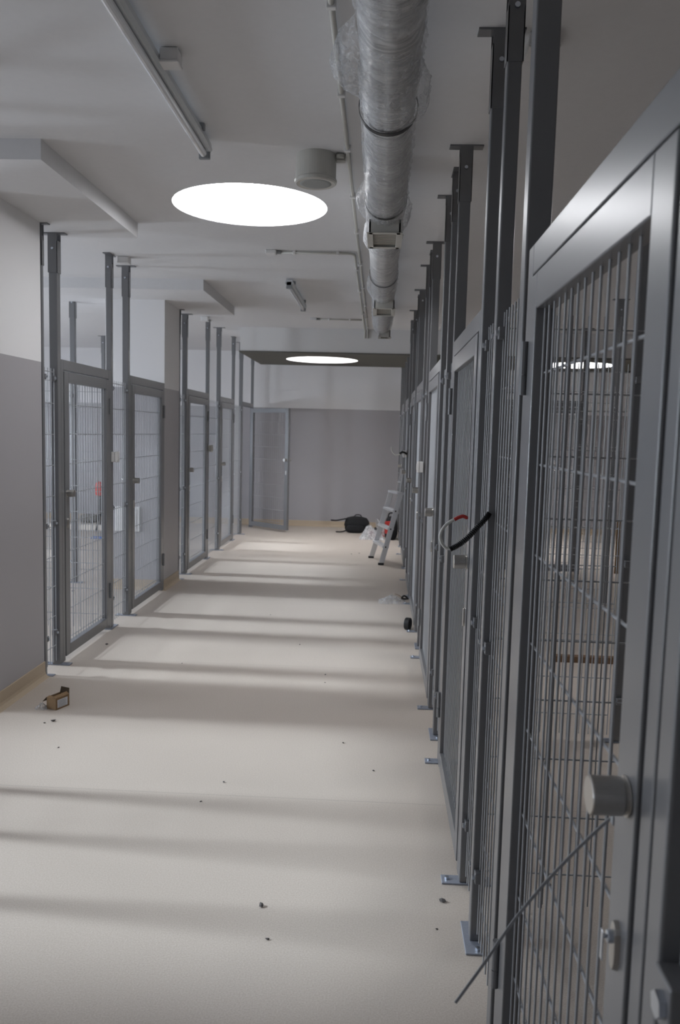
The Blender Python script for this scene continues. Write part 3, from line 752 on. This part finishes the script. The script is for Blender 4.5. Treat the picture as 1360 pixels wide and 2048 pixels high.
# slimmer upper section
up = MB()
for (x, y, dy) in ((.246, 10.20, -.05), (.266, 9.93, .04)):
    up.add([(x-.012, y-.01, .86), (x+.012, y-.01, .86), (x+.012, y+.01, .86), (x-.012, y+.01, .86),
            (x+.028, y+dy-.01, 1.17), (x+.048, y+dy-.01, 1.17), (x+.048, y+dy+.01, 1.17), (x+.028, y+dy+.01, 1.17)],
           [(0,1,2,3), (4,5,6,7), (0,1,5,4), (1,2,6,5), (2,3,7,6), (3,0,4,7)])
up.box(.246, .28, 9.96, 10.17, 1.00, 1.012); up.box(.275, .31, 9.97, 10.15, 1.155, 1.17)
up.build('upper_section', M['alu'], lad)

def blob(name, size, mat, loc, label, cat, seed, amp=.12, flat=.0, group=None, parts=None):
    bm = bmesh.new(); bmesh.ops.create_icosphere(bm, subdivisions=4, radius=1)
    for v in bm.verts:
        p = v.co.normalized()
        q = 1 + amp*noise(p.x*2.1+seed, p.y*2.7+seed*1.3, p.z*2.3+seed*.7) + amp*.35*noise(p.x*7+seed, p.y*8, p.z*7)
        sx = abs(p.x)**.75*(1 if p.x > 0 else -1); sy = abs(p.y)**.75*(1 if p.y > 0 else -1); sz = abs(p.z)**.75*(1 if p.z > 0 else -1)
        v.co = Vector((sx*size[0]*q, sy*size[1]*q, max(-size[2]*.86, sz*size[2]*q)))
    zmin = min(v.co.z for v in bm.verts)
    for v in bm.verts: v.co.z -= zmin
    me = bpy.data.meshes.new(name); bm.to_mesh(me); bm.free()
    for p in me.polygons: p.use_smooth = True
    me.materials.append(mat); return me
def place(me, name, loc, parent=None):
    o = bpy.data.objects.new(name, me); COL.objects.link(o); o.location = loc
    if parent: o.parent = parent
    return o
bag = empty('backpack', (-.32, 13.05, 0), 'black backpack slumped on the floor by the end wall', 'bag')
place(blob('body', (.20, .13, .135), M['black_fabric'], None, '', '', 2.0, .10), 'body', (0, 0, 0), bag)
place(blob('pocket', (.15, .08, .07), M['black_fabric'], None, '', '', 5.0, .10), 'front_pocket', (-.02, -.12, 0), bag)
m = MB(); m.sweep(smooth_path([(-.10, 0, .19), (-.16, -.05, .215), (-.25, -.06, .20), (-.33, -.08, .185), (-.42, -.09, .19)], 6), .011, 8); m.build('strap', M['black_fabric'], bag, smooth=True)
m = MB(); m.sweep(smooth_path([(-.12, -.08, .06), (-.20, -.12, .02), (-.27, -.15, .010), (-.33, -.14, .010)], 6), .010, 8); m.build('strap', M['black_fabric'], bag, smooth=True)
m = MB(); m.sweep(smooth_path([(-.05, 0, .235), (-.02, .0, .275), (.05, 0, .275), (.08, 0, .23)], 6), .009, 8); m.build('carry_handle', M['black_fabric'], bag, smooth=True)

tb = empty('tool_bag', (.222, 12.22, 0), 'black bag with red panels half hidden behind the ladder', 'bag')
place(blob('body', (.10, .10, .19), M['black_fabric'], None, '', '', 9.0, .06), 'body', (0, 0, 0), tb)
MB().box(-.095, -.010, -.112, -.09, .10, .29).build('red_panel', M['red'], tb, .008)
m = MB(); m.sweep(smooth_path([(-.05, 0, .34), (-.03, 0, .40), (.04, 0, .40), (.06, 0, .34)], 6), .010, 8); m.build('carry_handle', M['black_fabric'], tb, smooth=True)
rt = empty('toolbox', (.02, 12.62, 0), 'low red toolbox on the floor between backpack and ladder', 'toolbox')
MB().box(-.14, .11, -.08, .08, 0, .085).build('body', M['red'], rt, .01)
MB().box(-.13, .10, -.075, .075, .085, .115).build('lid', M['black_rubber'], rt, .01)
MB().box(-.05, .03, -.012, .012, .115, .135).build('carry_handle', M['black_rubber'], rt, .005)

def film(name, loc, w, d, h, label, seed, mat, group='clear plastic sheets on the floor', ridge=.5):
    def fn(u, v):
        x = (u-.5)*w; y = (v-.5)*d
        e = math.sin(PI*min(1, max(0, u)))**.7*math.sin(PI*v)**.7
        z = .004+h*e*(.55+.45*abs(noise(u*7+seed, v*6+seed*2)))+h*.35*abs(noise(u*19+seed, v*15))*e
        pk = max(0, 1-abs(u-ridge)*3.2)
        return (x+.02*noise(v*9+seed, u*3)*(1-e), y+.02*noise(u*9, seed+v), z+h*.5*pk*e)
    m = MB(); m.grid(fn, 44, 36); o = m.build(name, mat, smooth=False); o.location = loc
    return tag(o, label, 'plastic film', group)
film('plastic_film', (-.07, 12.20, .0), .38, .26, .17, 'crumpled clear plastic bag lying before the black backpack', 3, M['film_w'], ridge=.35)
film('plastic_film', (.165, 7.62, .0), .26, .20, .05, 'crumpled clear film on the floor at the foot of a right fence post', 8, M['film'])
def ufn(u, v):
    return ((v-.5)*.11*math.sin(PI*(.15+.8*u)) + .10*(1-u), .02*math.sin(v*PI), .03+.26*u)
m = MB(); m.grid(ufn, 14, 8); o = m.build('plastic_sheet', M['film_w'], smooth=True); o.location = (.0, 12.42, 0)
tag(o, 'upright translucent plastic tongue leaning beside the red toolbox', 'plastic sheet')

m = MB(); m.lathe([(.022, 0), (.048, 0), (.050, .004), (.050, .036), (.048, .040), (.022, .040)], (0, 0, 0), 32, 'y')
tr = empty('tape_roll', (.300, 6.54, .051), 'black roll of tape standing against a right fence post foot', 'tape roll', rz=1.2)
m.build('tape', M['black_rubber'], tr); m = MB(); m.lathe([(.0215, .001), (.0215, .039)], (0, 0, 0), 24, 'y'); m.build('core', M['card'], tr)
tr2 = empty('wire_offcut', (.315, 7.72, 0), 'black and copper wire offcut curled beside the clear film', 'wire')
m = MB(); m.sweep(smooth_path([(0, 0, .03), (-.03, -.02, .05), (-.05, .01, .02), (-.02, .03, .01), (.01, 0, .02)], 6), .009, 8); m.build('coil', M['black_rubber'], tr2, smooth=True)
m = MB(); m.sweep(smooth_path([(-.04, 0, .02), (-.08, .0, .05), (-.12, .01, .06)], 6), .003, 6); m.build('copper_end', M['card'], tr2, smooth=True)

# little cardboard box on the left
cb = empty('cardboard_box', (-1.785, 4.41, 0), 'small open cardboard box with a white label on the floor by the left column', 'box', rz=-.38)
wx, wy, hh = .068, .105, .066
b = MB(); t = .0022
b.box(-wx/2, wx/2, -wy/2, wy/2, 0, t); b.box(-wx/2, -wx/2+t, -wy/2, wy/2, 0, hh); b.box(wx/2-t, wx/2, -wy/2, wy/2, 0, hh)
b.box(-wx/2, wx/2, -wy/2, -wy/2+t, 0, hh); b.box(-wx/2, wx/2, wy/2-t, wy/2, 0, hh); b.build('body', M['card'], cb)
def flap(vs, mat='card'):
    k = MB(); k.add(vs, [(0,1,2,3)]); o = k.build('flap', M[mat], cb); s = o.modifiers.new('s', 'SOLIDIFY'); s.thickness = .002
flap([(-wx/2, wy/2, hh), (wx/2, wy/2, hh), (wx/2-.004, wy/2+.006, hh+.034), (-wx/2+.004, wy/2+.006, hh+.034)], 'card_dark')
flap([(-wx/2, -wy/2, hh), (wx/2, -wy/2, hh), (wx/2, -wy/2+.018, hh+.006), (-wx/2, -wy/2+.018, hh+.006)])
flap([(wx/2, -wy/2, hh), (wx/2, wy/2, hh), (wx/2-.020, wy/2, hh+.012), (wx/2-.020, -wy/2, hh+.010)])
flap([(-wx/2, -wy/2, hh), (-wx/2, wy/2, hh), (-wx/2-.030, wy/2, hh-.030), (-wx/2-.030, -wy/2, hh-.030)], 'card_dark')
MB().box(wx/2, wx/2+.0006, -wy/2+.012, wy/2-.014, .010, hh-.010).build('label', M['paper'], cb)
g = MB()
for i in range(5): g.box(wx/2+.0006, wx/2+.0010, -wy/2+.020, wy/2-.030+.003*(i % 2), hh-.020-.008*i, hh-.017-.008*i)
g.build('print_lines', M['lamp_grey'], cb)
b = MB()
for i in range(7):
    for j in range(2): b.rod((-.022+.014*i*.5+.01*j, -.03+.011*i, t+.001), (-.020+.014*i*.5+.01*j, -.028+.011*i, .055), .004, 8)
tag(b.build('screws', M['black_rubber']), 'dark screws standing inside the small cardboard box', 'screws', kind='stuff').location = (-1.785, 4.41, 0)
film('plastic_film', (-1.865, 4.37, 0), .07, .05, .022, 'small scrap of clear plastic beside the cardboard box', 11, M['film'])

# crumbs and screws scattered on the vinyl
DEB = [(-.35, 2.575, 2), (-.305, 2.40, 1), (.265, 2.66, 2), (.235, 2.50, .8), (-.66, 3.52, 1), (-.14, 4.05, 1), (-.72, 3.32, .8), (-1.72, 4.18, 2), (-1.755, 4.15, 1),
       (-.30, 5.05, 1), (-.31, 5.22, 1), (-1.55, 3.83, 1), (-1.3, 5.35, .8), (.02, 3.72, 1), (-.55, 5.95, 1), (-1.96, 5.75, 2), (-.32, 10.6, 1.4), (-.22, 10.7, 1.4), (-.9, 6.9, 1), (.33+.35, 1.9, 1.4), (.62, 1.75, 1.4), (-2.92, 7.6, 2.5)]
for i, (x, y, s) in enumerate(DEB):
    bm = bmesh.new(); bmesh.ops.create_icosphere(bm, subdivisions=1, radius=.004*s)
    for v in bm.verts: v.co = Vector((v.co.x*random.uniform(.7, 2.4), v.co.y*random.uniform(.6, 1.5), v.co.z*random.uniform(.5, 1.0)))
    zm = min(v.co.z for v in bm.verts)
    for v in bm.verts: v.co.z -= zm
    me = bpy.data.meshes.new('floor_crumb'); bm.to_mesh(me); bm.free(); me.materials.append(M['debris'])
    o = bpy.data.objects.new('floor_crumb', me); COL.objects.link(o); o.location = (x, y, 0); o.rotation_euler.z = random.uniform(0, 3)
    tag(o, 'tiny dark crumb of building dirt on the beige floor', 'debris', 'crumbs scattered over the floor')

# things in the pens
pl = MB().box(1.30, 3.2, 5.74, 5.80, 0, .045).build('wooden_plank', M['wood'], None, .003); tag(pl, 'long brown wooden plank lying on the floor of the right pens', 'plank')
bd = MB().box(2.86, 3.6, 9.72, 9.735, 0, .63).build('cardboard_sheet', M['card'], None, .002)
tag(bd, 'brown cardboard sheet standing upright far inside the right pens', 'cardboard'); bd2 = None
st = empty('red_work_stand', (-4.24, 12.15, 0), 'orange-red box on a thin dark stand far inside the left pens', 'stand')
place(blob('box', (.058, .05, .115), M['red_orange'], None, '', '', 4, .06), 'red_box', (-.01, 0, .545), st)
m = MB(); m.rod((0, 0, .10), (0, 0, .56), .014, 8)
for a in (.3, 2.4, 4.5): m.rod((0, 0, .30), (.11*math.cos(a), .11*math.sin(a), .004), .011, 8)
m.build('tripod', M['black_rubber'], st)
o = place(blob('cement_sack', (.15, .11, .075), M['sack'], None, '', '', 6, .12), 'cement_sack', (-4.80, 13.25, 0)); tag(o, 'grey-brown sack slumped by the end wall in the left pens', 'sack')
o = MB().box(-.12, .12, -.06, .06, 0, .02).build('blue_tray', M['blue'], None, .006); o.location = (-3.96, 11.35, 0); tag(o, 'flat blue tray on the floor far inside the left pens', 'tray')

# ---------------------------------------------------------------- light
WE = {0: 60, 1: 210, 2: 300, 3: 130, 4: 30}
for o in bpy.data.objects:
    if o.type == 'LIGHT': o.data.energy = WE[o.data['w']]
S = bpy.data.lights.new('hazy_sun', 'SUN'); S.energy = 3.6; S.angle = math.radians(5.5); S.color = (.80, .90, 1.0)
so = bpy.data.objects.new('hazy_sun', S); COL.objects.link(so)
dv = Vector((1.0, -.035, -.63)).normalized()      # direction the light travels
so.rotation_euler = dv.to_track_quat('-Z', 'Y').to_euler(); so.location = (-12, 6, 9)
W = bpy.data.worlds.new('World'); scene.world = W; W.use_nodes = True
W.node_tree.nodes['Background'].inputs[0].default_value = (0.7, 0.8, 1, 1); W.node_tree.nodes['Background'].inputs[1].default_value = 1.6

# ---------------------------------------------------------------- camera
yaw, pit, rol, fpx = -.0458, .098, .0254, 1618.4
cy, sy, cp, sp_ = math.cos(yaw), math.sin(yaw), math.cos(pit), math.sin(pit)
F = Vector((sy*cp, cy*cp, -sp_)); r0 = Vector((cy, -sy, 0)); u0 = r0.cross(F)
Rv = r0*math.cos(rol)+u0*math.sin(rol); Uv = -r0*math.sin(rol)+u0*math.cos(rol)
cam = bpy.data.cameras.new('camera'); co = bpy.data.objects.new('camera', cam); COL.objects.link(co)
co.matrix_world = Matrix(((Rv.x, Uv.x, -F.x, 0), (Rv.y, Uv.y, -F.y, 0), (Rv.z, Uv.z, -F.z, 1.6), (0, 0, 0, 1)))
cam.sensor_fit = 'VERTICAL'; cam.sensor_height = 23.6; cam.sensor_width = 15.7
cam.lens = fpx/2048*23.6; cam.clip_start = .05
cam.dof.use_dof = True; cam.dof.focus_distance = 2.9; cam.dof.aperture_fstop = 3.6
scene.camera = co
vs = scene.view_settings; vs.view_transform = 'Standard'; vs.look = 'None'; vs.gamma = 1; vs.exposure = 0.17; vs.use_curve_mapping = False
